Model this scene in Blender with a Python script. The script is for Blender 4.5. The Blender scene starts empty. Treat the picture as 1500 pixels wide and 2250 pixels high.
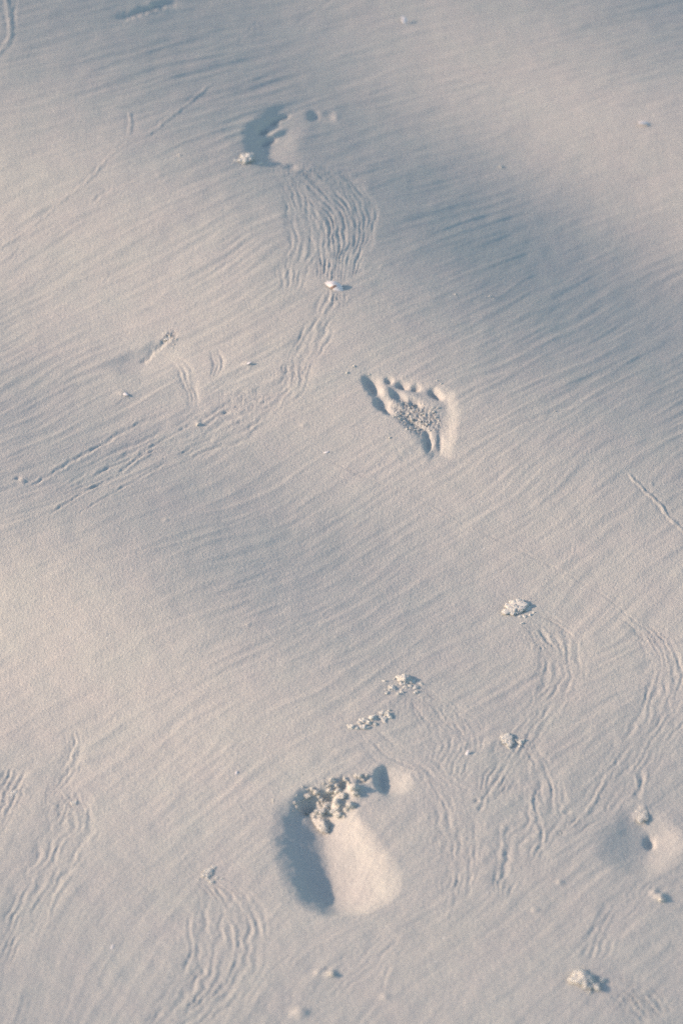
import bpy, bmesh, math, random
import numpy as np
R = math.radians
scene = bpy.context.scene
COL = scene.collection

# ------------------------------------------------------------------ camera
CAM_H = 1.80
PITCH = R(36.9)                     # below the horizon
FOC = 6000.0                        # focal length in pixels of the 1500 x 2250 photograph
cam_d = bpy.data.cameras.new("camera")
cam = bpy.data.objects.new("camera", cam_d); COL.objects.link(cam)
cam.location = (0, 0, CAM_H)
cam.rotation_euler = (math.pi/2 - PITCH, 0, 0)
cam_d.sensor_fit = 'VERTICAL'; cam_d.sensor_height = 36.0; cam_d.sensor_width = 24.0
cam_d.lens = 36.0*FOC/2250.0
cam_d.clip_start = 0.05; cam_d.clip_end = 2000
cam_d.dof.use_dof = True
cam_d.dof.focus_distance = 2.98
cam_d.dof.aperture_fstop = 5.0
scene.camera = cam

# ------------------------------------------------------------------ light
SUN_EL = 19.0
w = bpy.data.worlds.new("World"); scene.world = w; w.use_nodes = True
nt = w.node_tree
bg = nt.nodes.get('Background') or nt.nodes.new('ShaderNodeBackground')
sky = nt.nodes.new('ShaderNodeTexSky'); sky.sky_type = 'NISHITA'; sky.sun_disc = False
sky.sun_elevation = R(SUN_EL)
sky.sun_rotation = R(-88)           # sun over the left edge of the picture
sky.air_density = 1.0; sky.dust_density = 0.6; sky.ozone_density = 0.0
nt.links.new(sky.outputs[0], bg.inputs[0]); bg.inputs[1].default_value = 0.108
sd = bpy.data.lights.new("sun", 'SUN'); sd.energy = 3.0; sd.angle = R(1.2); sd.color = (1.0, 0.685, 0.50)
sun = bpy.data.objects.new("sun", sd); COL.objects.link(sun)
# light comes from -X, a touch from behind the far edge
az = R(2)
dx, dy, dz = math.cos(R(SUN_EL))*math.cos(az), -math.cos(R(SUN_EL))*math.sin(az), -math.sin(R(SUN_EL))
from mathutils import Vector
sun.rotation_euler = Vector((dx, dy, dz)).to_track_quat('-Z', 'Y').to_euler()
scene.view_settings.view_transform = 'Standard'; scene.view_settings.look = 'None'
scene.view_settings.gamma = 1.0; scene.view_settings.exposure = 0.82
scene.cycles.max_bounces = 4; scene.cycles.diffuse_bounces = 3
scene.cycles.use_denoising = False

# ------------------------------------------------------------------ materials
def sand_material(name, base, speck=0.10, bump=0.0006, patch=0.04):
    m = bpy.data.materials.new(name); m.use_nodes = True
    n = m.node_tree.nodes; l = m.node_tree.links
    p = n['Principled BSDF']; p.inputs['Roughness'].default_value = 0.95
    p.inputs['Specular IOR Level'].default_value = 0.15
    tc = n.new('ShaderNodeTexCoord')
    def noise(scale, detail=2, rough=0.6):
        t = n.new('ShaderNodeTexNoise'); t.inputs['Scale'].default_value = scale
        t.inputs['Detail'].default_value = detail; t.inputs['Roughness'].default_value = rough
        l.new(tc.outputs['Object'], t.inputs['Vector']); return t
    def mth(op, a, b):
        q = n.new('ShaderNodeMath'); q.operation = op
        for k, s in enumerate((a, b)):
            if isinstance(s, (int, float)): q.inputs[k].default_value = s
            else: l.new(s, q.inputs[k])
        return q.outputs[0]
    g1 = noise(900, 2, 0.7); g2 = noise(7, 4, 0.6); g3 = noise(330, 2, 0.6)
    # mineral grains: darker and lighter specks, and broad faint patches
    a = mth('MULTIPLY', mth('SUBTRACT', g1.outputs['Fac'], 0.5), speck*4)
    b = mth('MULTIPLY', mth('SUBTRACT', g2.outputs['Fac'], 0.5), patch*2)
    v = mth('ADD', mth('ADD', a, b), 1.0)
    vo = n.new('ShaderNodeTexVoronoi'); vo.inputs['Scale'].default_value = 260
    l.new(tc.outputs['Object'], vo.inputs['Vector'])
    sc_ = n.new('ShaderNodeSeparateColor'); l.new(vo.outputs['Color'], sc_.inputs[0])
    rare = mth('GREATER_THAN', sc_.outputs[0], 0.985)
    near = mth('LESS_THAN', vo.outputs['Distance'], 0.22)
    painted_glint = mth('MULTIPLY', mth('MULTIPLY', rare, near), 0.35)  # sparkle of rare white grains, painted in as lighter base colour
    v = mth('ADD', v, painted_glint)
    mix = n.new('ShaderNodeVectorMath'); mix.operation = 'SCALE'
    rgb = n.new('ShaderNodeMix'); rgb.data_type = 'RGBA'
    g4 = noise(16, 3, 0.6)
    l.new(g4.outputs['Fac'], rgb.inputs['Factor'])
    rgb.inputs['A'].default_value = (base[0]*1.03, base[1]*0.985, base[2]*1.0, 1)
    rgb.inputs['B'].default_value = (base[0]*0.97, base[1]*1.015, base[2]*1.0, 1)
    l.new(rgb.outputs['Result'], mix.inputs[0]); l.new(v, mix.inputs['Scale'])
    l.new(mix.outputs[0], p.inputs['Base Color'])
    h = mth('ADD', g1.outputs['Fac'], mth('MULTIPLY', g3.outputs['Fac'], 1.2))
    bp = n.new('ShaderNodeBump'); bp.inputs['Strength'].default_value = 1.0
    bp.inputs['Distance'].default_value = bump
    l.new(h, bp.inputs['Height']); l.new(bp.outputs[0], p.inputs['Normal'])
    return m
SAND = (0.566, 0.572, 0.529)
M_sand = sand_material('sand', SAND, 0.10, 0.00055)
M_crumb = sand_material('crumb_sand', (0.75, 0.755, 0.69), 0.08, 0.0004)
M_clump = sand_material('dry_clump_sand', (0.80, 0.82, 0.76), 0.08, 0.0004)
def shell_material(name, c0, c1):
    m = bpy.data.materials.new(name); m.use_nodes = True
    n = m.node_tree.nodes; l = m.node_tree.links; p = n['Principled BSDF']
    t = n.new('ShaderNodeTexNoise'); t.inputs['Scale'].default_value = 350; t.inputs['Detail'].default_value = 3
    tc = n.new('ShaderNodeTexCoord'); l.new(tc.outputs['Object'], t.inputs['Vector'])
    r = n.new('ShaderNodeMix'); r.data_type = 'RGBA'
    r.inputs['A'].default_value = (*c0, 1); r.inputs['B'].default_value = (*c1, 1)
    l.new(t.outputs['Fac'], r.inputs['Factor']); l.new(r.outputs['Result'], p.inputs['Base Color'])
    p.inputs['Roughness'].default_value = 0.45
    return m
M_shell = shell_material('shell_white', (0.78, 0.77, 0.76), (0.88, 0.86, 0.84))
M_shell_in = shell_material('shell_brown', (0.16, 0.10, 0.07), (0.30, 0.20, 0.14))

# ------------------------------------------------------------------ noise helpers
def _hash(ix, iy, seed):
    h = (ix.astype(np.int64)*374761393 + iy.astype(np.int64)*668265263 + seed*1442695041) & 0xffffffff
    h = ((h ^ (h >> 13))*1274126177) & 0xffffffff
    return ((h ^ (h >> 16)) & 0xffff)/65535.0
def gnoise(x, y, seed=0):
    """gradient noise about -1..1"""
    x0 = np.floor(x); y0 = np.floor(y); fx = (x-x0); fy = (y-y0)
    ux = fx*fx*fx*(fx*(fx*6-15)+10); uy = fy*fy*fy*(fy*(fy*6-15)+10)
    def g(ox, oy):
        a = _hash(x0+ox, y0+oy, seed)*2*np.pi
        return np.cos(a)*(fx-ox) + np.sin(a)*(fy-oy)
    return 1.5*((g(0,0)*(1-ux)+g(1,0)*ux)*(1-uy) + (g(0,1)*(1-ux)+g(1,1)*ux)*uy)
def fbm(x, y, seed, o=3, gain=0.5):
    s = 0; a = 1; 
    for k in range(o):
        s = s + a*gnoise(x*2**k, y*2**k, seed+17*k); a *= gain
    return s
def sst(a, b, x):
    t = np.clip((x-a)/(b-a), 0, 1); return t*t*(3-2*t)

# ------------------------------------------------------------------ ground grid
def axis(a, b, step, far, grow=1.16):
    c = list(np.arange(a, b, step)) if not callable(step) else None
    if callable(step):
        c = [a]
        while c[-1] < b: c.append(c[-1]+step(c[-1]))
    lo = []; s = c[1]-c[0]; p = c[0]
    while p > -far: s *= grow; p -= s; lo.append(p)
    hi = []; s = c[-1]-c[-2]; p = c[-1]
    while p < far: s *= grow; p += s; hi.append(p)
    return np.array(lo[::-1]+c+hi), len(lo), len(lo)+len(c)
XS, xi0, xi1 = axis(-0.58, 0.58, 0.00118, 150)
YS, yi0, yi1 = axis(1.58, 3.80, lambda y: 0.00090*y*y/2.9+0.0006, 150)
X, Y = np.meshgrid(XS, YS)            # rows are y
cP, sP = math.cos(PITCH), math.sin(PITCH)
def project(x, y, z):
    zc = z-CAM_H
    d = y*cP - zc*sP
    up = y*sP + zc*cP
    d = np.where(d < 0.3, 0.3, d)
    return 750+FOC*x/d, 1125-FOC*up/d

# broad undulation of the beach, from how much each part of the slope faces the low sun
LG = np.array([
 [156,148,148,166,170,162,146],
 [168,158,150,160,182,178,164],
 [182,174,156,148,166,188,178],
 [188,185,175,156,136,164,188],
 [186,188,184,174,148,140,168],
 [180,188,188,182,166,150,152],
 [168,178,184,186,180,168,158],
 [172,170,172,184,186,180,168],
 [188,179,162,169,182,184,180],
 [198,192,174,170,176,184,184],
 [194,194,188,180,176,182,180],
 [186,190,190,184,178,178,174],
 [182,186,186,184,180,176,172],
 [180,182,182,182,180,178,172],
 [178,180,180,182,182,178,174],
 [174,178,178,178,180,176,170]], float)
el = R(SUN_EL)
Yt = (LG/255)**2.2; Yf = (180/255)**2.2
A_SKY = 0.20
Kf = (Yf-A_SKY)/math.sin(el)
SL = ((Yt-A_SKY)/Kf - math.sin(el))/math.cos(el)
_e = np.pad(SL, 1, mode='edge')
SL = SL + 0.55*(SL-(_e[:-2, 1:-1]+_e[2:, 1:-1]+_e[1:-1, :-2]+_e[1:-1, 2:])/4)
SLp = np.pad(SL, 2, mode='edge')
def bspl(px, py):
    gx = np.clip(px/250.0, -1, 7) ; gy = np.clip(py/150.0, -1, 16)
    ix = np.floor(gx); iy = np.floor(gy); fx = gx-ix; fy = gy-iy
    def wts(t): return [(1-t)**3/6, (3*t**3-6*t*t+4)/6, (-3*t**3+3*t*t+3*t+1)/6, t**3/6]
    wx = wts(fx); wy = wts(fy); out = 0
    for a in range(4):
        for b in range(4):
            jy = np.clip(iy+a-1+2, 0, SLp.shape[0]-1).astype(int); jx = np.clip(ix+b-1+2, 0, SLp.shape[1]-1).astype(int)
            out = out + wy[a]*wx[b]*SLp[jy, jx]
    return out
Xf, Yf_ = X[yi0:yi1, xi0:xi1], Y[yi0:yi1, xi0:xi1]
hl = np.zeros_like(Xf)
step = XS[xi0+1]-XS[xi0]
for it in range(3):
    pu, pv = project(Xf, Yf_, hl)
    s = bspl(pu, pv)*1.12
    s *= sst(-350, -60, pu)*(1-sst(1560, 1850, pu))
    hh = np.cumsum(s, axis=1)*step
    c = hh.shape[1]//2
    hl = hh - (0.6*hh[:, c:c+1] + 0.4*hh.mean(axis=1, keepdims=True))
iy = np.clip(np.arange(len(YS)), yi0, yi1-1)-yi0
ix = np.clip(np.arange(len(XS)), xi0, xi1-1)-xi0
H = hl[np.ix_(iy, ix)]
ddx = np.maximum(0, np.maximum(XS[xi0]-X, X-XS[xi1-1])); ddy = np.maximum(0, np.maximum(YS[yi0]-Y, Y-YS[yi1-1]))
DD = np.hypot(ddx, ddy)
H = H*np.exp(-(DD/0.8)**2) + 0.05*sst(0.3, 4, DD)*fbm(X/3.1+5, Y/2.3, 91, 2) + 0.35*sst(4, 30, DD)*fbm(X/26+5, Y/21, 92, 2)
U, V = project(X, Y, H)              # photograph pixel that looks at each ground point
NEAR = np.exp(-(DD/0.12)**2)
near_idx = np.s_[max(0, yi0-25):yi1+25, max(0, xi0-25):xi1+25]

# ---- wind ripples: long low ridges, running up to the right
n = near_idx
u, v = U[n], V[n]; Dm = np.zeros_like(u)
u = np.clip(u, -900, 2400); v = np.clip(v, -700, 3000)
kk = np.interp(v, [-300, 0, 300, 600, 1000, 1400, 1800, 2250, 2600], [.17, .2, .24, .36, .38, .30, .40, .62, .62])
wu = u + 30*gnoise(u/420, v/330, 3); wv = v + 16*gnoise(u/420+9, v/300, 4) + 3*gnoise(u/110, v/70, 5)
cc = np.interp(v, [900, 1250, 1700, 2100], [0, .10, .08, 0])
psi = wv + kk*(wu-750) + cc*(wu-750)**2/1500
persp = np.interp(v, [-300, 0, 1125, 2250, 2600], [.55, .66, 1.0, 1.3, 1.35])
q = psi/persp
def crest(x): return 1-np.abs(x)*1.6
big = crest(gnoise(q/25, wu/260, 11)); big = np.clip(big, -0.2, 1)
mid = crest(gnoise(q/14+31, wu/170, 12)); fin = gnoise(q/8, wu/80, 13)
fin2 = gnoise(q/5.5, wu/60, 19)
amp = 0.72+0.30*gnoise(u/330, v/260, 21)+0.22*gnoise(u/120, v/100, 22)
amp = np.clip(amp, 0.3, 1.3)*(1-.52*np.exp(-((u-1180)/380)**2-((v-560)/230)**2))
calm = np.interp(v, [-300, 0, 500, 900, 1300, 1600, 1900, 2300], [1.25, 1.25, 1.3, 1.1, .95, .85, .6, .5])
Dm += calm*amp*(0.00060*np.sign(big)*big**2 + 0.00040*mid + 0.00020*fin) + 0.00008*fin2
Dm += 0.0005*calm*gnoise(q/95, wu/420, 14)
# small irregular pits and swells
Dm += 0.00035*fbm(u/60, v/40, 31, 2) + 0.00007*fbm(u/7, v/5, 33, 2)

def smooth_poly(pts, k=8):
    P = np.array(pts, float); out = []
    Pe = np.vstack([2*P[0]-P[1], P, 2*P[-1]-P[-2]])
    for i in range(1, len(Pe)-2):
        for t in np.linspace(0, 1, k, endpoint=False):
            a, b, c_, d = Pe[i-1], Pe[i], Pe[i+1], Pe[i+2]
            out.append(0.5*((2*b)+(-a+c_)*t+(2*a-5*b+4*c_-d)*t*t+(-a+3*b-3*c_+d)*t**3))
    out.append(P[-1]); return np.array(out)
ASP = 1/0.62                          # ground is foreshortened: a pixel of height is longer than one of width
def st_coords(pts, pad, k=8):
    """arc length, signed lateral distance (photo px) round a curve; returns slice + arrays"""
    P = smooth_poly(pts, k)
    x0, y0 = P.min(0)-pad; x1, y1 = P.max(0)+pad
    m = (u > x0) & (u < x1) & (v > y0) & (v < y1)
    uu, vv = u[m], v[m]
    best = np.full(uu.shape, 1e9); S = np.zeros_like(uu); T = np.zeros_like(uu); acc = 0
    for i in range(len(P)-1):
        a = P[i]*(1, ASP); b = P[i+1]*(1, ASP); d = b-a; L = math.hypot(*d)+1e-9; d = d/L
        rx, ry = uu-a[0], vv*ASP-a[1]
        s = np.clip(rx*d[0]+ry*d[1], 0, L)
        ex, ey = rx-s*d[0], ry-s*d[1]; dist = np.hypot(ex, ey)
        t = -d[1]*rx + d[0]*ry
        c_ = dist < best
        best[c_] = dist[c_]; S[c_] = (acc+s)[c_]; T[c_] = (np.sign(t)*dist)[c_]
        acc += L
    return m, uu, vv, S, T, acc
def bundle(pts, hw, ampm, wl, seed, chop=0.0, ln=9.0, sink=0.0):
    """sheet of little rills left by dry sand sliding"""
    hw = np.array(hw, float)
    m, uu, vv, S, T, L = st_coords(pts, hw.max()*1.3+10)
    W = np.interp(S/L, np.linspace(0, 1, len(hw)), hw)
    edge = T/W + 0.22*gnoise(S/40, T/25, seed+1)
    mask = (1-sst(0.5, 1.15, np.abs(edge)))*sst(-.01, .08, S/L)*(1-sst(0.9, 1.0, S/L))
    tt = T/W*hw.mean() + wl*0.5*gnoise(S/55, T/40, seed+2) + wl*0.2*gnoise(S/17, T/14, seed+3)
    ampm = ampm*.95*(.85+.4*gnoise(uu/45, vv/35, seed+31))
    tw = tt/wl + .35*gnoise(S/(wl*ln*.8), tt/(wl*2.5), seed+4)
    kx = np.round(tw); d = tw-kx
    mk = np.clip(gnoise(S/(wl*6), kx*7.31, seed+5)*1.3+.45, 0.05, 1.1)
    mk2 = np.clip(gnoise(S/(wl*5)+50, kx*5.17, seed+6)*1.3+.35, 0, 1)
    h = ampm*(-1.15*mk*np.exp(-(d/.23)**2) + .55*mk2*np.exp(-((np.abs(d)-.5)/.2)**2)) + ampm*.3*gnoise(tt/(wl*.45), S/(wl*2.5), seed+8)
    if chop: h += chop*fbm(S/11, T/9, seed+7, 2)
    Dm[m] = Dm[m]*(1-0.55*mask) + (h-ampm*0.45-sink)*mask
def stroke(pts, width, ampm, rim=0.5, rough=0.25, seed=1, taper=0.15):
    """one groove (amp<0) or ridge (amp>0) with soft lips"""
    if abs(ampm) < .0025 and seed < 700: ampm *= 0.38; width *= 0.72
    m, uu, vv, S, T, L = st_coords(pts, width*4+6)
    T = T + width*.5*gnoise(uu/9, vv/7, seed+2) + width*.5*gnoise(uu/24, vv/20, seed+6)
    T = T + width*rough*1.6*gnoise(S/(width*4), S*0+seed*3.3, seed)
    env = sst(0, taper, S/L)*(1-sst(1-taper, 1, S/L))*(0.75+0.35*gnoise(S/(width*5), S*0+7.7, seed+5))
    wv_ = width*(0.8+0.3*gnoise(S/(width*6), S*0+1.7, seed+9))
    t = T/wv_
    Dm[m] += ampm*env*(np.exp(-t*t) - rim*np.exp(-(np.abs(t)-1.8)**2*1.6))
def blob(cx, cy, rx, ry, h, ang=0, p=1.0, wob=0.0, seed=5):
    m = (np.abs(u-cx) < 3.2*max(rx, ry)) & (np.abs(v-cy) < 3.2*max(rx, ry))
    a, b = u[m]-cx, v[m]-cy; c_, s_ = math.cos(R(ang)), math.sin(R(ang))
    A, B = (a*c_+b*s_)/rx, (-a*s_+b*c_)/ry
    r2 = A*A+B*B
    if wob: r2 = r2*(1+wob*gnoise(u[m]/(rx*.8), v[m]/(ry*.8), seed))
    Dm[m] += h*np.exp(-np.clip(r2, 0, 60)**p)
def rowdent(rows, steep_l=0.0, wob=6, seed=3, damp=0.8):
    """an impression: per image row left lip, deepest point, right lip, depth"""
    r = np.array(rows, float)
    m = (v > r[0, 0]-30) & (v < r[-1, 0]+30) & (u > r[:, 1].min()-60) & (u < r[:, 3].max()+60)
    uu, vv = u[m]+wob*gnoise(u[m]/45, v[m]/30, seed)+wob*.35*gnoise(u[m]/14, v[m]/10, seed+1), v[m]+wob*.5*gnoise(u[m]/40, v[m]/40, seed+2)
    xl, xm, xr, D = [np.interp(vv, r[:, 0], r[:, k]) for k in (1, 2, 3, 4)]
    tl = np.clip((uu-xl)/(xm-xl), 0, 1); tr = np.clip((xr-uu)/(xr-xm), 0, 1)
    f = np.where(uu < xm, tl*tl*(3-2*tl), 0.62*tr*tr*(3-2*tr)+0.38*tr)
    vm = np.clip(f*1.5, 0, 1)*np.clip(D/0.006, 0, 1)
    Dm[m] = Dm[m]*(1-damp*vm) - D*f
def polydent(poly, D, wl, seed=8, wob=5, power=1.0):
    P = np.array(poly, float); x0, y0 = P.min(0)-20; x1, y1 = P.max(0)+20
    m = (u > x0) & (u < x1) & (v > y0) & (v < y1)
    uu = u[m]+wob*gnoise(u[m]/18, v[m]/14, seed); vv = v[m]+wob*.6*gnoise(u[m]/18, v[m]/14, seed+1)
    inside = np.zeros(uu.shape, bool); dist = np.full(uu.shape, 1e9)
    for i in range(len(P)):
        a, b = P[i], P[(i+1) % len(P)]
        cond = ((a[1] > vv) != (b[1] > vv))
        with np.errstate(divide='ignore', invalid='ignore'):
            xx = (b[0]-a[0])*(vv-a[1])/((b[1]-a[1]) if b[1] != a[1] else 1e-9)+a[0]
        inside ^= cond & (uu < xx)
        A = a*(1, ASP); B = b*(1, ASP); d = B-A; L2 = (d**2).sum()
        t = np.clip(((uu-A[0])*d[0]+(vv*ASP-A[1])*d[1])/L2, 0, 1)
        dist = np.minimum(dist, np.hypot(uu-A[0]-t*d[0], vv*ASP-A[1]-t*d[1]))
    sdv = np.where(inside, dist, -dist)
    f = sst(-wl*0.4, wl, sdv)
    Dm[m] = Dm[m]*(1-.5*f) - D*f
def rough(cx, cy, rx, ry, a, sc=6, seed=41, ang=0):
    m = (np.abs(u-cx) < 2.4*max(rx, ry)) & (np.abs(v-cy) < 2.4*max(rx, ry))
    p_, q_ = u[m]-cx, v[m]-cy; c_, s_ = math.cos(R(ang)), math.sin(R(ang))
    A, B = (p_*c_+q_*s_)/rx, (-p_*s_+q_*c_)/ry
    k = np.exp(-(A*A+B*B)**1.5)
    nn = 1-2.2*np.abs(gnoise(u[m]/sc, v[m]/(sc*.7), seed)); n2 = gnoise(u[m]/(sc*.45), v[m]/(sc*.33), seed+1)
    Dm[m] += a*k*(nn*0.7+n2*0.5)

# ---- sheets of rills
bundle([(640,375),(690,420),(735,470),(745,520),(740,570),(735,625)], [45,80,92,80,62,50], .00115, 9.5, 100, .00012)
bundle([(640,400),(655,470),(668,530),(650,590),(640,650)], [22,36,45,45,25], .0006, 12, 110)
bundle([(735,640),(718,690),(692,740),(665,790),(648,850)], [34,42,44,38,30], .00070, 14, 120, .0001)
bundle([(735,590),(800,600),(830,575)], [22,28,14], .0006, 11, 126)
bundle([(655,800),(640,850),(580,885),(500,905),(420,950),(330,985),(230,1035),(120,1090)], [26,46,60,62,56,50,44,30], .00105, 17, 130, .00015, 12)
bundle([(350,780),(395,800),(420,860),(425,900)], [14,24,22,14], .0007, 10, 140, .0001)
bundle([(470,770),(480,800),(470,830)], [14,18,10], .0005, 9, 145)
bundle([(640,850),(560,930),(470,975),(380,1010)], [20,36,40,20], .00085, 18, 147, 0, 12)
bundle([(1150,1350),(1205,1385),(1235,1430),(1232,1490),(1195,1550),(1150,1610),(1110,1680),(1060,1770)], [30,55,60,58,58,50,50,30], .00062, 14, 150, .00015)
bundle([(1370,1350),(1430,1395),(1462,1450),(1455,1520),(1440,1580),(1380,1680),(1300,1780),(1220,1850)], [22,46,55,62,70,72,60,30], .00055, 15, 160, .00012, 10)
bundle([(900,1510),(955,1560),(1000,1620),(985,1680),(960,1740)], [30,60,76,64,40], .00050, 11, 170, .00018)
bundle([(800,1600),(850,1650),(930,1690),(990,1760),(1010,1850),(1005,1930),(985,1990)], [30,50,62,70,66,52,30], .00048, 14, 180, .00015)
bundle([(1150,1640),(1180,1700),(1185,1780),(1150,1850),(1120,1930),(1100,1985)], [30,50,70,70,56,26], .0006, 17, 190, .0001)
bundle([(450,1930),(500,1985),(505,2060),(490,2130),(440,2200),(360,2280)], [34,80,98,98,90,70], .00072, 17, 200, .00012)
bundle([(150,1740),(165,1800),(130,1860),(95,1930),(40,2030),(-10,2130)], [36,66,62,46,40,34], .00072, 16, 210, .00015)
bundle([(160,1600),(165,1650),(140,1710),(100,1760)], [18,26,24,14], .0006, 12, 215)
bundle([(40,1690),(10,1760),(-20,1830)], [30,36,30], .0007, 14, 220, .00015)
bundle([(870,2050),(800,2120),(700,2210),(600,2290)], [50,66,66,50], .00030, 16, 230)
bundle([(1500,1560),(1440,1640),(1380,1740)], [50,50,30], .0005, 14, 235)
bundle([(1340,2150),(1400,2190),(1440,2240)], [40,60,60], .0006, 13, 240, .0003, 5)
bundle([(1440,1930),(1360,2010),(1300,2120)], [44,50,36], .00045, 17, 245, .0001)
bundle([(680,365),(760,400),(800,470),(790,560)], [20,26,30,22], .00075, 9, 250)

# ---- single grooves and ridges
G = stroke
G([(285,245),(288,275),(282,300)], 7, .0015, .6, .3, 1)
G([(472,178),(420,222),(370,262),(330,292),(290,310),(240,345),(205,388),(140,440),(95,480),(40,520),(-20,560)], 6, .0015, .7, .2, 2, .06)
G([(290,300),(255,330),(225,360),(180,400)], 4, -.0006, .6, .4, 3)
G([(320,382),(285,398),(240,418),(185,456)], 6, -.0015, .6, .4, 4)
G([(50,545),(20,570),(-20,590)], 7, -.0015, .6, .4, 5)
G([(640,60),(700,20),(760,-30)], 9, -.0012, .6, .2, 6)
G([(570,45),(545,70),(520,98)], 5, -.0006, .6, .4, 7)
G([(12,-40),(20,30),(24,70),(12,105),(-20,130)], 9, .0022, .6, .2, 8, .05)
G([(36,-30),(34,20),(30,60)], 6, -.0012, .6, .3, 9)
G([(250,42),(300,30),(345,14),(400,2)], 13, -.0042, .2, .05, 10, .3)
G([(50,52),(160,46),(258,46),(340,26),(450,4),(560,-14)], 5, .0012, .5, .1, 11)
G([(240,905),(270,880),(268,862)], 5, -.0006, .6, .4, 12)
G([(60,1075),(150,1020),(220,980),(262,955),(320,925),(335,915)], 8, -.0024, .55, .15, 13, .1)
G([(250,1050),(300,1008),(345,975),(400,945),(430,925)], 7, -.0020, .6, .2, 14)
G([(105,1135),(180,1085),(260,1040)], 6, -.0017, .6, .2, 15)
G([(150,1140),(230,1095),(310,1050),(380,1010)], 6, -.0014, .6, .2, 16)
G([(420,940),(470,905),(520,870),(560,850)], 6, -.0008, .7, .3, 17)
G([(440,880),(480,852),(530,815),(552,798)], 5, -.0008, .7, .3, 18)
G([(490,905),(530,880),(565,873),(590,865)], 4, -.0010, .6, .6, 19)
G([(735,640),(722,668),(700,700),(690,745),(660,775),(648,800)], 8, .0010, .7, .3, 20)
G([(722,548),(728,585),(722,632)], 9, .0008, .6, .2, 21)
G([(605,640),(632,590),(636,545)], 5, .0007, .7, .3, 22)
G([(700,1000),(760,1030),(860,1072),(930,1100),(1000,1140),(1090,1185),(1150,1215),(1250,1265),(1340,1320),(1400,1370),(1500,1430)], 5, -.0010, .8, .2, 23, .05)
G([(715,1008),(870,1084),(935,1112),(1000,1150),(1100,1200)], 4.5, -.0008, .8, .2, 24, .05)
G([(1380,1040),(1410,1075),(1445,1105),(1475,1145),(1520,1180)], 6, .0020, .8, .3, 25, .05)
G([(1365,1030),(1400,1070),(1430,1090)], 4, -.0006, .6, .3, 26)
G([(1420,1090),(1435,1080)], 5, .0010, .6, .3, 27)
G([(1260,1200),(1255,1225),(1235,1240)], 5, .0007, .7, .3, 28)
G([(1340,1350),(1370,1365),(1420,1400),(1455,1418)], 5, -.0008, .7, .4, 29)
G([(320,1600),(0,0)][:1]+[(322,1601)], 1, 0.0)
G([(168,1635),(160,1665),(150,1690)], 8, .0018, .7, .15, 31)
G([(1108,1800),(1104,1850),(1102,1900),(1098,1960)], 9, .0011, .7, .1, 32)
G([(1180,1720),(1175,1770),(1190,1840),(1165,1900)], 7, -.0017, .7, .15, 33)
G([(1110,1690),(1070,1740),(1050,1790)], 7, -.0017, .7, .15, 34)
G([(1235,1830),(1285,1790),(1320,1730),(1350,1680)], 8, .0016, .7, .15, 35)
G([(1405,1690),(1408,1720),(1395,1760)], 9, -.0022, .5, .15, 36)
G([(930,1700),(960,1750),(990,1800)], 5, .0007, .7, .2, 37)
G([(1020,1590),(1028,1650)], 4, -.0006, .6, .3, 38)
G([(990,1560),(1010,1620),(1030,1650)], 4, -.0007, .6, .5, 39)
G([(1030,1850),(1032,1920),(1028,1980)], 6, -.0009, .7, .15, 40)
G([(1000,1880),(995,1960),(980,2030)], 7, .0008, .7, .15, 41)
G([(1300,880),(1200,910),(1110,950),(1050,990)], 9, -.0008, .6, .1, 42)
G([(1260,1500),(1250,1470),(1242,1430)], 5, -.0006, .6, .3, 43)
G([(420,2000),(415,2040),(420,2090),(398,2150)], 6, -.0010, .7, .2, 44)
G([(500,2010),(520,2060),(505,2130),(480,2200)], 7, .0010, .7, .2, 45)
G([(435,2060),(438,2110),(425,2170),(410,2240)], 6, -.0009, .7, .2, 46)
G([(545,2210),(590,2140),(650,2090)], 6, -.0007, .7, .3, 47)
G([(105,2020),(115,1990),(130,1960),(160,1920)], 7, .0011, .7, .2, 48)
G([(180,1870),(178,1890),(160,1910)], 6, -.0009, .7, .2, 49)
G([(850,1985),(950,1960)], 5, .0003, .7, .2, 50)
G([(700,2070),(780,2030),(860,1995)], 7, -.0006, .6, .3, 51)
G([(730,1050),(800,1040),(850,1015),(872,990)], 9, -.0009, .5, .2, 52)
G([(868,985),(885,1010),(910,1020)], 7, -.0009, .5, .2, 53)
G([(1230,2120),(1290,2060),(1330,1990)], 9, -.0007, .6, .2, 54)
G([(840,2180),(845,2150),(860,2120)], 7, -.0012, .6, .2, 55)
for i, (a, b) in enumerate([((400,690),(440,665)),((500,660),(620,625)),((395,645),(520,560)),((250,600),(200,640)),((60,600),(140,560)),
    ((720,470),(640,500)),((820,980),(700,1030)),((1240,1110),(1360,1050)),((560,1275),(700,1230)),((420,1310),(600,1255)),
    ((860,1445),(940,1400)),((930,1360),(1000,1320)),((950,1500),(1080,1450)),((640,1560),(760,1520)),((1320,1560),(1250,1590)),
    ((620,1380),(760,1330)),((340,1480),(500,1425)),((80,1560),(260,1500)),((1000,400),(1100,370)),((900,520),(1010,480)),((850,830),(790,870))]):
    mx, my = (a[0]+b[0])/2, (a[1]+b[1])/2+5
    G([a, (mx, my), b], 6, -.0007, .8, .4, 60+i, .3)

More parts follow.
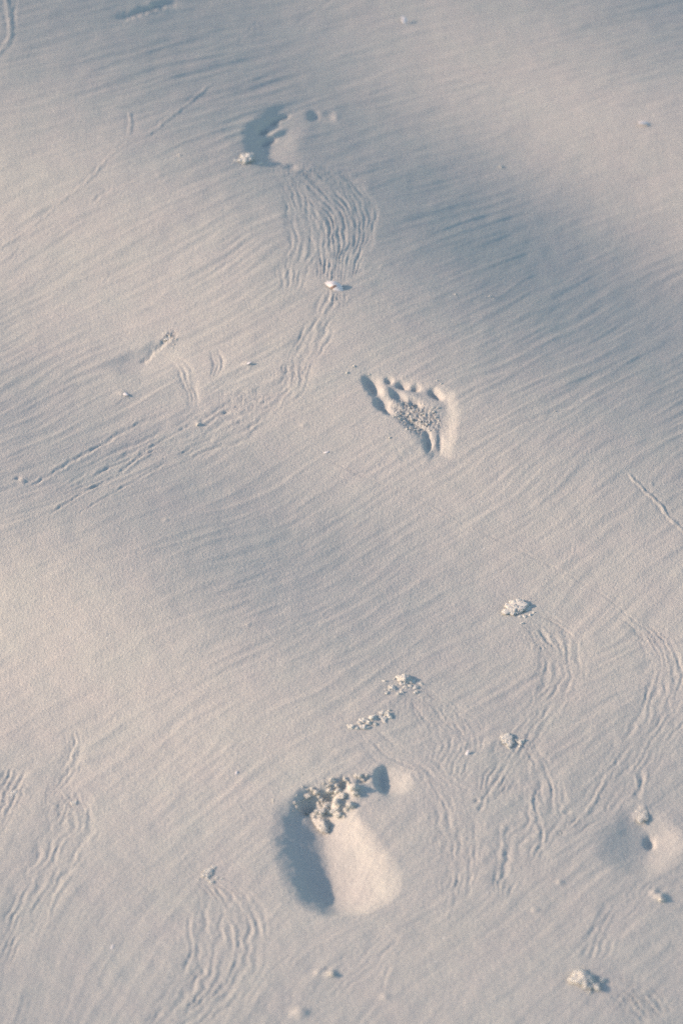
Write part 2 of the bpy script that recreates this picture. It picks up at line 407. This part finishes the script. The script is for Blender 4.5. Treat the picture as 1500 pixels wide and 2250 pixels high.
# ---- deep bare footprint near the bottom
rowdent([(1722,668,690,760,0),(1750,630,690,790,.0070),(1790,594,706,792,.0122),(1840,588,716,830,.0152),(1880,595,723,858,.0162),(1915,604,730,880,.0164),
         (1945,616,734,886,.0156),(1968,630,738,878,.0130),(1986,648,742,860,.0092),(2000,668,744,836,.0050),(2016,696,746,790,0)], wob=5, seed=301, damp=.9)
blob(735, 1790, 70, 40, -.0010)
blob(652, 1790, 12, 30, -.0012, 10)
for (cx, cy, rx, ry, d) in [(678,1762,19,13,.0065),(721,1744,17,12,.0070),(752,1724,12,10,.0058),(795,1716,16,6,.0030)]:
    blob(cx, cy, rx, ry, -d, -20, 1.3, .4, 71)
blob(700, 1772, 16, 9, .004, 45, 1.2); blob(742, 1760, 12, 16, .004, 0, 1.2); blob(780, 1736, 18, 14, .003, -30, 1.2)
rowdent([(1680,835,846,880,0),(1690,822,840,900,.0044),(1704,814,842,910,.0070),(1720,814,846,912,.0072),(1736,824,850,904,.0046),(1750,838,852,885,0)], wob=3, seed=311)
rough(720, 1745, 70, 40, .0010, 9, 351, -20); rough(760, 1800, 60, 30, .0004, 6, 352); rough(790,1900,70,90,.00026,7,353)
stroke([(650,1800),(655,1850),(668,1900),(684,1950)], 4, -.0006, .6, .4, 81)
stroke([(700,1870),(695,1890)], 3, -.0006, .6, .4, 82)

# ---- footprint in the middle
polydent([(798,828),(812,822),(850,826),(905,834),(962,846),(992,862),(1004,900),(998,950),(984,1005),(944,1012),(930,980),(908,956),(886,935),(864,912),(844,892),(828,870),(814,848)], .0034, 26, 401, 2.5)
for (cx, cy, rx, ry, d, a) in [(815,842,19,14,.0056,40),(824,860,13,13,.0032,55),(838,884,16,14,.0050,50),(850,900,14,7,.0040,35),
                               (854,833,8,5,.0036,10),(883,843,12,6,.0050,10),(914,849,9,5,.0042,0),(956,862,15,7,.0056,28),
                               (878,868,17,7,.0030,25),(912,882,14,7,.0038,20),(938,950,7,7,.0030,0),(941,972,8,17,.0034,0),(966,966,6,22,.0016,0),
                               (915,930,22,5,.0030,25),(900,850,14,4,.0016,8)]:
    blob(cx, cy, rx, ry, -d, a, 1.4, .3, 73)
blob(848, 858, 14, 11, .0036, 20, 1.3); blob(868, 884, 18, 7, .0022, 25, 1.3); blob(905, 865, 30, 8, .0014, 15, 1.2); blob(952, 890, 22, 12, .0012)
rough(915, 905, 62, 26, .0022, 6.5, 451, 25); rough(900, 935, 40, 12, .0014, 6, 453, 30); rough(950, 975, 26, 34, .0005, 6, 454)

# ---- soft footprint near the top
rowdent([(228,610,640,700,0),(250,566,606,690,.0026),(270,536,590,690,.0040),(298,524,584,668,.0052),(328,528,588,652,.0056),(348,544,594,664,.0040),(368,570,606,680,.0012),(388,585,615,670,0)], wob=4, seed=501, damp=.9)
for (cx, cy, rx, ry, d, a) in [(577,281,13,7,.0062,-20),(600,264,13,5,.0050,-12),(620,255,15,4,.0040,-8),(586,304,19,7,.0058,-20),(688,254,12,10,.0030,0),(714,260,26,12,.0016,0),(640,366,14,6,.0020,0)]:
    blob(cx, cy, rx, ry, -d, a, 1.4, .3, 75)
blob(604, 290, 22, 6, .0032, -24, 1.0)
blob(738, 258, 8, 10, .0012); rough(650, 372, 60, 18, .0006, 8, 551)
blob(560, 268, 30, 6, .0016, -18)

# ---- dent at the right edge
rowdent([(1765,1370,1400,1440,0),(1800,1330,1400,1470,.0026),(1830,1300,1426,1502,.0064),(1852,1296,1432,1512,.0070),(1885,1305,1410,1500,.0050),(1930,1350,1410,1470,0)], wob=4, seed=601, damp=.6)
blob(1428, 1842, 11, 13, -.0034, -25, 1.4, .3)
# ---- shallow dent at the left
rowdent([(742,345,362,420,0),(765,300,332,420,.0022),(790,225,312,440,.0046),(806,215,300,430,.0034),(835,260,300,400,0)], wob=6, seed=701, damp=.6)
stroke([(310,796),(326,782),(345,764),(368,745),(392,728)], 8, -.0022, .15, .25, 702, .15)
rough(372, 742, 22, 16, .0016, 5.5, 751, -40); rough(640,820,40,30,.0007,8,752); rough(540,880,60,30,.0006,8,753); rough(1190,1400,60,36,.0006,8,754); rough(930,1560,90,60,.0004,8,755)
rough(1430,1400,40,20,.0006,7,756); rough(130,1770,60,40,.0006,9,757); rough(1400,2200,70,40,.0007,9,758); rough(1130,1640,60,30,.0006,7,759); rough(990,1840,70,70,.0004,8,760)
rough(735, 655, 30, 24, .0007, 8, 761); rough(20,1740,50,50,.0006,9,762); rough(700,385,80,22,.0006,8,763)
for (cx, cy, r, h) in [(1450,1972,12,.0026),(1436,1962,9,.0018),(725,2140,14,.0022),(700,2138,10,.0012),(660,2225,16,.0022),(545,802,9,.0014),(435,930,8,.0012),
                       (50,1060,8,.0014),(40,1052,6,-.0016),(1430,1065,5,.001),(270,866,10,.0012),(1245,1785,7,-.001),(1048,1760,6,-.0014),(1232,1830,6,-.001),
                       (668,935,8,.0009),(545,1375,5,.0008),(1175,2000,9,.001),(1230,1940,8,.001),(365,1143,5,.0008),(495,905,6,-.0013),(350,385,6,.0006),
                       (1400,1790,12,.0016),(1412,1775,10,.0014),(1240,1390,9,-.0006),(845,2190,10,.0012),(720,2130,7,-.0014)]:
    blob(cx, cy, r, r*.62, h, 0, 1.2, .3, 77)

H[n] += Dm*NEAR[n]
PU, PV = project(X, Y, H)

# ------------------------------------------------------------------ split the sand sheet into ground and impressions
def inpoly(poly, px, py):
    P = np.array(poly, float); r = np.zeros(px.shape, bool)
    for i in range(len(P)):
        a, b = P[i], P[(i+1) % len(P)]
        if a[1] == b[1]: continue
        r ^= ((a[1] > py) != (b[1] > py)) & (px < (b[0]-a[0])*(py-a[1])/(b[1]-a[1])+a[0])
    return r
def ell(cx, cy, rx, ry, ang=0, k=16):
    c_, s_ = math.cos(R(ang)), math.sin(R(ang))
    return [(cx+rx*math.cos(t)*c_-ry*math.sin(t)*s_, cy+rx*math.cos(t)*s_+ry*math.sin(t)*c_) for t in np.linspace(0, 2*math.pi, k, endpoint=False)]
NY, NX = X.shape
FU = PU[:-1, :-1]; FV = PV[:-1, :-1]
inner = np.zeros(FU.shape, bool); inner[yi0:yi1-1, xi0:xi1-1] = True
cls = np.zeros(FU.shape, np.int32)
IMPR = [
 ('footprint', 'deep left bare footprint with a wide shadowed sole and crumbled toes', [
    ('ball_and_heel', [(640,1775),(700,1800),(790,1790),(850,1820),(884,1880),(884,1940),(850,2000),(790,2020),(690,2020),(650,1970),(612,1890),(602,1820),(615,1785)]),
    ('toe_print', ell(862,1716,46,32), 'round big toe hollow, clean of crumbs'),
    ('toe_print', ell(755,1722,22,20), None), ('toe_print', ell(718,1742,20,20), None), ('toe_print', ell(672,1764,26,24), None)],
    [(640,1735),(690,1715),(760,1694),(830,1680),(890,1682),(915,1715),(900,1750),(850,1770),(870,1820),(892,1880),(890,1950),(850,2010),(790,2032),(690,2032),(640,1975),(602,1900),(592,1820),(610,1765)]),
 ('footprint', 'right bare footprint showing five clear toe pits and a rough crumbly sole', [
    ('toe_print', ell(803,842,22,20,30), 'large dark big toe pit'),
    ('toe_print', ell(856,836,12,9), None), ('toe_print', ell(884,846,15,9), None), ('toe_print', ell(914,852,12,8), None), ('toe_print', ell(957,867,19,12,28), None),
    ('heel_groove', ell(940,972,12,32), None), ('heel_groove', ell(966,976,10,32), None)],
    [(776,824),(812,814),(850,818),(905,828),(962,838),(1000,858),(1014,900),(1006,955),(990,1012),(944,1020),(925,985),(900,965),(868,938),(838,915),(808,888),(780,862)]),
 ('footprint', 'faint blurred footprint farthest away, with a smooth lit sole', [
    ('toe_print', ell(577,281,14,11), None), ('toe_print', ell(600,265,14,8), None), ('toe_print', ell(625,255,14,7), None),
    ('toe_print', ell(705,258,40,20), 'shallow big toe ring, half filled')],
    [(535,300),(560,262),(600,246),(660,236),(720,238),(752,256),(735,285),(700,320),(700,360),(680,388),(600,388),(560,378),(545,340)]),
 ('sand_dent', 'soft funnel shaped dent cut by the picture edge below a lumpy sand mound', [],
    [(1300,1840),(1330,1795),(1380,1785),(1440,1800),(1500,1800),(1560,1830),(1560,1890),(1440,1930),(1360,1920),(1310,1890)]),
 ('sand_dent', 'shallow slanting scrape with a thin dark slit and rough end', [],
    [(215,800),(290,778),(340,745),(380,718),(405,728),(380,760),(430,790),(420,820),(330,840),(240,830)]),
]
reg = []                                # (code, name, label, parent code)
code = 1
for nm, lb, parts, outer in IMPR:
    m = inpoly(outer, FU, FV) & inner; cls[m] = code; top = code; reg.append((code, nm, lb, None, parts)); code += 1
    for p_ in parts:
        m2 = inpoly(p_[1], FU, FV) & m & (cls == top); cls[m2] = code
        reg.append((code, p_[0], p_[2] if len(p_) > 2 else None, top, None)); code += 1
vid = (np.arange(NY-1)[:, None]*NX + np.arange(NX-1)[None, :]).astype(np.int64)
VX = np.stack([X, Y, H], -1).reshape(-1, 3)
def sheet(name, mask, origin=(0, 0, 0), parent=None, mat=M_sand):
    f = vid[mask]
    quads = np.stack([f, f+1, f+NX+1, f+NX], 1)
    used, inv = np.unique(quads.ravel(), return_inverse=True)
    co = (VX[used]-np.array(origin)).astype(np.float32); q_ = inv.reshape(-1).astype(np.int32)
    me = bpy.data.meshes.new(name); me.vertices.add(len(co)); me.vertices.foreach_set('co', co.ravel())
    me.loops.add(len(q_)); me.loops.foreach_set('vertex_index', q_)
    k = len(q_)//4; me.polygons.add(k)
    me.polygons.foreach_set('loop_start', np.arange(0, 4*k, 4, dtype=np.int32))
    me.polygons.foreach_set('use_smooth', np.ones(k, bool))
    me.update(calc_edges=True); me.materials.append(mat)
    o = bpy.data.objects.new(name, me); COL.objects.link(o)
    if parent: o.parent = parent
    else: o.location = origin
    return o
def tag(o, label=None, cat=None, group=None, kind=None):
    if label: o['label'] = label
    if cat: o['category'] = cat
    if group: o['group'] = group
    if kind: o['kind'] = kind
    return o
g = sheet('ground', cls == 0); g['kind'] = 'structure'; g['label'] = 'pale rippled beach sand'; g['category'] = 'ground'
tops = {}
for cde, nm, lb, par, parts in reg:
    m = cls == cde
    if not m.any(): continue
    if par is None:
        o = sheet(nm, m); tops[cde] = o
        tag(o, lb, 'footprint' if nm == 'footprint' else 'dent', 'bare footprints walking away up the sand' if nm == 'footprint' else None)
    else:
        o = sheet(nm, m, parent=tops[par])
        if lb: o['label'] = lb

# ------------------------------------------------------------------ loose things lying on the sand
fPU = PU[yi0:yi1, xi0:xi1]; fPV = PV[yi0:yi1, xi0:xi1]; fX = X[yi0:yi1, xi0:xi1]; fY = Y[yi0:yi1, xi0:xi1]; fH = H[yi0:yi1, xi0:xi1]
cell = {}
def at(px, py):
    """point of the sand surface seen at a photograph pixel, and metres per pixel there"""
    d = (fPU-px)**2+(fPV-py)**2
    k = np.unravel_index(np.argmin(d), d.shape)
    x, y, z = fX[k], fY[k], fH[k]
    return Vector((x, y, z)), (y*cP-(z-CAM_H)*sP)/FOC
def lump_mesh(name, seed, sub, cells, knob, squash, mat, spread=0.0, jag=0.05):
    rs = np.random.RandomState(seed)
    bm = bmesh.new(); bmesh.ops.create_icosphere(bm, subdivisions=sub, radius=1)
    co = np.array([v_.co[:] for v_ in bm.verts])
    C = rs.normal(size=(cells, 3)); C /= np.linalg.norm(C, axis=1)[:, None]
    rad = rs.uniform(.5, 1.3, cells)
    D = np.linalg.norm(co[:, None]-C[None], axis=2)/rad[None]*math.sqrt(cells)/2.6
    F = np.sort(D, axis=1); f1 = F[:, 0]; gap = F[:, 1]-F[:, 0]
    idx = np.argmin(D, axis=1); lift = rs.uniform(-1, 1, cells)[idx]
    r = 1 + knob*(np.sqrt(np.clip(1-f1**2*0.6, 0, 1))-.6) + knob*.55*lift*np.clip(gap*2.2, 0, 1)
    ph = rs.uniform(0, 6.28, 6)
    r += spread*(np.sin(co[:, 0]*2.1+ph[0])*np.sin(co[:, 1]*2.7+ph[1])+.6*np.sin(co[:, 2]*3.3+ph[2]))
    r += jag*rs.normal(size=len(co))*.35
    co = co*r[:, None]; co[:, 2] *= squash
    for v_, c_ in zip(bm.verts, co): v_.co = c_
    for f in bm.faces: f.smooth = True
    me = bpy.data.meshes.new(name); bm.to_mesh(me); bm.free(); me.materials.append(mat)
    return me
crumbs = [lump_mesh('crumb', 10+i, 4, 12+3*i, .5, .72, M_crumb, .34, .16) for i in range(8)]
clumps = [lump_mesh('clump', 40+i, 5, 60+12*i, .48, .55, M_clump, .32, .20) for i in range(4)]
whites = [lump_mesh('white_crumb', 60+i, 4, 16+3*i, .6, .8, M_clump, .25, .12) for i in range(5)]
rnd = random.Random(7)
def put(name, me, px, py, w_px, label, cat, group=None, asp=1.0, sink=0.25, rz=None, h=1.0, tilt=0.0):
    if name == 'pebble': sink = .33; w_px *= .85
    p, mpp = at(px, py)
    o = bpy.data.objects.new(name, me); COL.objects.link(o)
    r = w_px*mpp/2
    o.scale = (r, r*asp, r*h); o.rotation_euler = (tilt, tilt*.6, rnd.uniform(0, 6.28) if rz is None else rz)
    o.location = p+Vector((0, 0, r*h*(0.70-sink*2)))
    return tag(o, label, cat, group)
TG = 'loose crumbs in the toe end of the deep footprint'
TL = 'small knobbly crumb of pale damp sand in the toe end of the deep footprint'
special = {(707,1812): 'largest smooth oval sand lump, just below the crumbled toes of the deep footprint',
           (770,1770): 'chunky crumb casting the longest pointed shadow, right end of the toe rubble',
           (647,1766): 'lone crumb at the far left lip of the deep footprint'}
for k, (px, py, wd) in enumerate([(647,1766,9),(651,1772,7),(676,1749,12),(687,1737,13),(694,1743,14),(700,1752,9),(706,1757,13),(712,1763,14),(718,1773,15),(700,1766,9),(709,1786,15),
        (731,1716,11),(740,1726,12),(728,1735,14),(744,1740,15),(750,1751,16),(741,1766,13),(742,1776,12),(735,1785,17),(747,1791,18),(770,1770,17),(763,1779,11),
        (777,1731,18),(782,1742,12),(788,1706,14),(796,1712,8),(760,1713,11),(766,1722,9),(804,1706,8),(707,1812,26),(682,1791,10),(690,1794,11),(674,1786,8),(722,1783,14),(697,1786,10),
        (712,1721,6),(790,1748,7),(757,1792,7),(690,1730,6),(665,1755,7),(722,1725,8),(735,1750,9)]):
    lb = special.get((px, py))
    big_ = (px, py) == (707,1812)
    put('sand_crumb', crumbs[(k*5+3) % 8], px, py, wd*(1.0 if k % 3 else .85), lb or TL, 'sand crumb', None if lb else TG, asp=1.5 if big_ else rnd.uniform(.85, 1.25), sink=.22 if not big_ else .2, rz=.25 if big_ else None, h=.95)
# clumps of drier, lighter sand thrown up on the surface
def clump(k, px, py, wd, asp, label, h=1.0, rz=None, sink=.3, me=None):
    return put('sand_clump', me or clumps[k % 4], px, py, wd*.8, label, 'sand clump', None, asp=asp, sink=sink, rz=rz, h=h*.62)
clump(0, 541, 349, 34, 1.1, 'bright white crumbly clump on the left lip of the farthest footprint', 1.0, .3)
clump(1, 1134, 1335, 50, 1.1, 'pale pitted oval clump at the head of a curving fan of rills', .8, -.2)
clump(2, 890, 1495, 38, 1.1, 'rough light clump uphill of the thin row of crumbs', 1.0, .5)
clump(3, 1278, 2152, 46, 1.35, 'chunkiest white clump, alone near the bottom edge with a dark shadow', 1.1, 1.0)
clump(0, 1302, 2168, 30, 1.0, 'smaller white lump touching the chunkiest clump on its lower right', 1.1, 2.0)
clump(1, 1115, 1627, 34, 1.0, 'low crumbly clump in the right fan of rills, below the pitted oval one', .7, 1.0)
clump(2, 1143, 1630, 20, 1.0, 'small flat clump just right of the low crumbly one', .7, 1.2)
clump(3, 1408, 1792, 26, 1.7, 'sand coloured lumpy mound above the funnel shaped dent', .55, .1, .3, None).data = lump_mesh('mound', 77, 5, 44, .5, .5, M_crumb, .35, .06)
clump(0, 458, 1918, 26, 1.0, 'small crumbly clump topping the bottom fan of rills', .8, .4)
clump(1, 470, 1908, 12, 1.0, 'tiny lump just above the clump topping the bottom fan of rills', .8, .4)
clump(2, 862, 1512, 20, 1.2, 'small loose clump left of the rough light clump', .7, .2)
clump(1, 368, 742, 18, 1.0, 'tiny grey clump at the upper end of the slanting scrape', .7, .2)
clump(3, 163, 1765, 18, 1.0, 'tiny rough lump at the top of the left fan of rills', .7, .2)
clump(0, 30, 1745, 22, 1.0, 'small rough lump near the left edge beside a patch of rills', .6, .2)
clump(2, 1497, 2, 1, 1, 'x') if False else None
RG = 'row of crumbs slanting across the sand'
for k, (px, py, wd) in enumerate([(764,1594,9),(773,1598,14),(783,1602,10),(788,1590,11),(797,1596,15),(800,1582,12),(810,1588,13),(818,1580,14),(824,1590,11),(833,1574,12),(841,1577,15),(849,1568,14),(853,1578,13),
                                 (845,1585,9),(806,1600,9),(838,1566,8),(855,1560,8)]):
    put('sand_crumb', whites[(k*3+1) % 5], px+rnd.gauss(0,1.5), py+rnd.gauss(0,1.5), wd*rnd.uniform(.65,1.05), 'light crumb in the short slanting row above the deep footprint', 'sand crumb', RG, asp=rnd.uniform(.9, 1.3), sink=.28, h=.8)
CG = 'crumbs packed in the sole of the middle footprint'
for k in range(90):
    t = rnd.random(); px = 868+t*60+rnd.gauss(0, 6); py = 908+t*34+rnd.gauss(0, 5)
    if k > 50: px = 885+rnd.random()*80; py = 888+rnd.random()*60
    put('sand_crumb', crumbs[(k*5+3) % 8], px, py, rnd.uniform(2.8, 5.8), 'tiny grain-like crumb packed in the sole of the middle footprint', 'sand crumb', CG, sink=.36, h=.8)
SG = 'scattered crumbs by the clumps'
def scat(cx, cy, rx, ry, n_, lo, hi, label, seed):
    r_ = random.Random(seed)
    for k in range(n_):
        put('sand_crumb', (crumbs if 'toes' in label or 'scrape' in label else whites)[(k*3+1) % 5], cx+r_.gauss(0, rx), cy+r_.gauss(0, ry), r_.uniform(lo, hi), label, 'sand crumb', label.split(' beside ')[-1] if False else 'crumbs: '+label[:40], sink=.3, h=.8)
scat(888, 1502, 20, 7, 16, 4, 9, 'tiny crumb fallen round the rough light clump', 1)
scat(858, 1520, 10, 6, 7, 4, 7, 'tiny crumb trailing left below the rough light clump', 2)
scat(1140, 1345, 16, 8, 9, 4, 7, 'tiny crumb shed round the pitted oval clump', 3)
scat(1290, 2165, 20, 12, 10, 5, 10, 'tiny crumb shed round the chunkiest bottom clump', 4)
scat(1125, 1630, 16, 6, 12, 4, 8, 'tiny crumb round the low crumbly clump', 5)
scat(545, 352, 16, 7, 9, 4, 8, 'tiny white crumb round the clump by the farthest footprint', 6)
scat(460, 1926, 14, 8, 8, 4, 8, 'tiny crumb round the clump topping the bottom fan', 7)
scat(375, 740, 10, 9, 10, 3, 6, 'tiny crumb at the rough end of the slanting scrape', 8)
scat(690, 1760, 40, 25, 30, 3, 6, 'fine grain-like bit among the crumbled toes', 9)
# single pebbles
for (px, py, wd, lb) in [(762,818,7,'tiny white pebble up left of the big toe pit'),(811,821,5,'tiny pebble on the upper lip of the big toe pit'),(777,807,8,'pinkish pebble farthest up left of the middle footprint'),
        (960,836,5,'upper of two tiny pebbles above the little toe'),(968,842,6,'lower of two tiny pebbles above the little toe'),(856,961,6,'lone white pebble left of the heel of the middle footprint'),
        (999,646,6,'tiny pebble on the dark slope, left of its neighbour'),(1076,651,6,'tiny pebble on the dark slope, right of its neighbour'),(1100,366,9,'small blurred pebble on the far pale slope'),
        (1229,1831,9,'small dark edged pebble in a groove above the funnel dent'),(452,2082,7,'') ,(1100,1951,4,'minute white pebble at the foot of a long upright ridge'),
        (1450,1976,14,'rounded lump of sand near the right edge, below the funnel dent'),(434,932,9,'small lump among the long slanting grooves on the left'),
        (727,2139,12,'blurred lump near the bottom, under the deep footprint'),(394,342,7,'small soft lump left of the farthest footprint'),(1218,905,5,'tiny pebble on the slope right of the middle footprint')]:
    if not lb: continue
    put('pebble', crumbs[(px+py) % 6], px, py, wd, lb, 'pebble', None, sink=.2, h=.8)

# seashells
def shell_mesh(name, ribs, mat, inner_mat=None, curl=0.0, jag=0.0, seed=3):
    """a fan-shaped valve: domed, ribbed, with real thickness"""
    bm = bmesh.new(); NA, NR = 48, 14; rs = random.Random(seed)
    def P(a, r, off):
        ang = -1.35+2.7*a
        rr = r*(1.0+(.05*math.sin(ribs*math.pi*2*a) if r > .9 else 0)) - (jag*rs.random() if r > .95 else 0)
        x = rr*math.sin(ang)*1.05; y = -rr*math.cos(ang)
        z = .55*math.sin(min(1, r)*math.pi*.5+.25)*(1-abs(2*a-1)**2.4*.9)*(1-r*r*.75)*1.3
        z += .055*math.sin(ribs*math.pi*2*a)*r
        return (x, y+.5, z-off)
    top = [[bm.verts.new(P(i/NA, .06+.94*j/NR, 0)) for i in range(NA+1)] for j in range(NR+1)]
    bot = [[bm.verts.new(P(i/NA, .06+.94*j/NR, .07)) for i in range(NA+1)] for j in range(NR+1)]
    for j in range(NR):
        for i in range(NA):
            bm.faces.new((top[j][i], top[j][i+1], top[j+1][i+1], top[j+1][i]))
            f = bm.faces.new((bot[j][i], bot[j+1][i], bot[j+1][i+1], bot[j][i+1])); f.material_index = 1
    for i in range(NA):
        bm.faces.new((top[NR][i], top[NR][i+1], bot[NR][i+1], bot[NR][i])); bm.faces.new((top[0][i+1], top[0][i], bot[0][i], bot[0][i+1]))
    for j in range(NR):
        bm.faces.new((top[j+1][0], bot[j+1][0], bot[j][0], top[j][0])); bm.faces.new((top[j][NA], bot[j][NA], bot[j+1][NA], top[j+1][NA]))
    bmesh.ops.recalc_face_normals(bm, faces=bm.faces)
    for f in bm.faces: f.smooth = True
    me = bpy.data.meshes.new(name); bm.to_mesh(me); bm.free(); me.materials.append(mat); me.materials.append(inner_mat or mat); return me
sh = shell_mesh('valve', 13, M_shell, M_shell_in)
def shell(me, px, py, wpx, rot, label, lift=.3):
    p, mpp = at(px, py); o = bpy.data.objects.new('seashell', me); COL.objects.link(o)
    r = wpx*mpp/2; o.scale = (r, r, r*(.6 if wpx > 40 else .4)); o.rotation_euler = rot; o.location = p+Vector((0, 0, r*lift))
    return tag(o, label, 'seashell')
big_shell = shell(sh, 737, 633, 46, (R(-12), R(-14), R(150)), 'white ribbed shell with a brown hollow lying on the rill trail', .12)
bpy.context.view_layer.update()
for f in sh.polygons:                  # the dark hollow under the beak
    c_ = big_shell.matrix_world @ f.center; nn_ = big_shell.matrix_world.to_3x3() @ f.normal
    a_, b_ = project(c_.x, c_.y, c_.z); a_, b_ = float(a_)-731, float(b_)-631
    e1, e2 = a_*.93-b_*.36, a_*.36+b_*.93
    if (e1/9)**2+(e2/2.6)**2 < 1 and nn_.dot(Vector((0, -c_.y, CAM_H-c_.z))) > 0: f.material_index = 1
fr = shell_mesh('fragment', 5, M_shell, None, jag=.25, seed=9)
shell(fr, 1027, 1657, 17, (R(10), R(-25), R(60)), 'small white shell chip right of the deep footprint rills', .2)
shell(fr, 888, 47, 26, (R(15), R(-20), R(100)), 'blurred pale shell chip on the far slope near the top edge', .3)
shell(fr, 275, 868, 20, (R(5), R(-10), R(-60)), 'flat shell chip below the slanting scrape, almost sand coloured', .05)
shell(fr, 547, 800, 14, (R(5), R(-15), R(20)), 'white shell chip between the scrape and the middle footprint', .15)
shell(fr, 1414, 272, 34, (R(5), R(-15), R(200)), 'blurred greenish white shell piece at the far right', .05)
shell(fr, 717, 995, 14, (R(5), R(-8), R(20)), 'tiny white shell flake below left of the middle footprint', .05)
shell(fr, 248, 2080, 14, (R(5), R(-8), R(70)), 'tiny white shell flake left of the bottom fan of rills', .05)
shell(fr, 520, 1698, 12, (R(5), R(-12), R(70)), 'tiny pale shell flake up left of the deep footprint', .1)
print('verts', NX*NY)
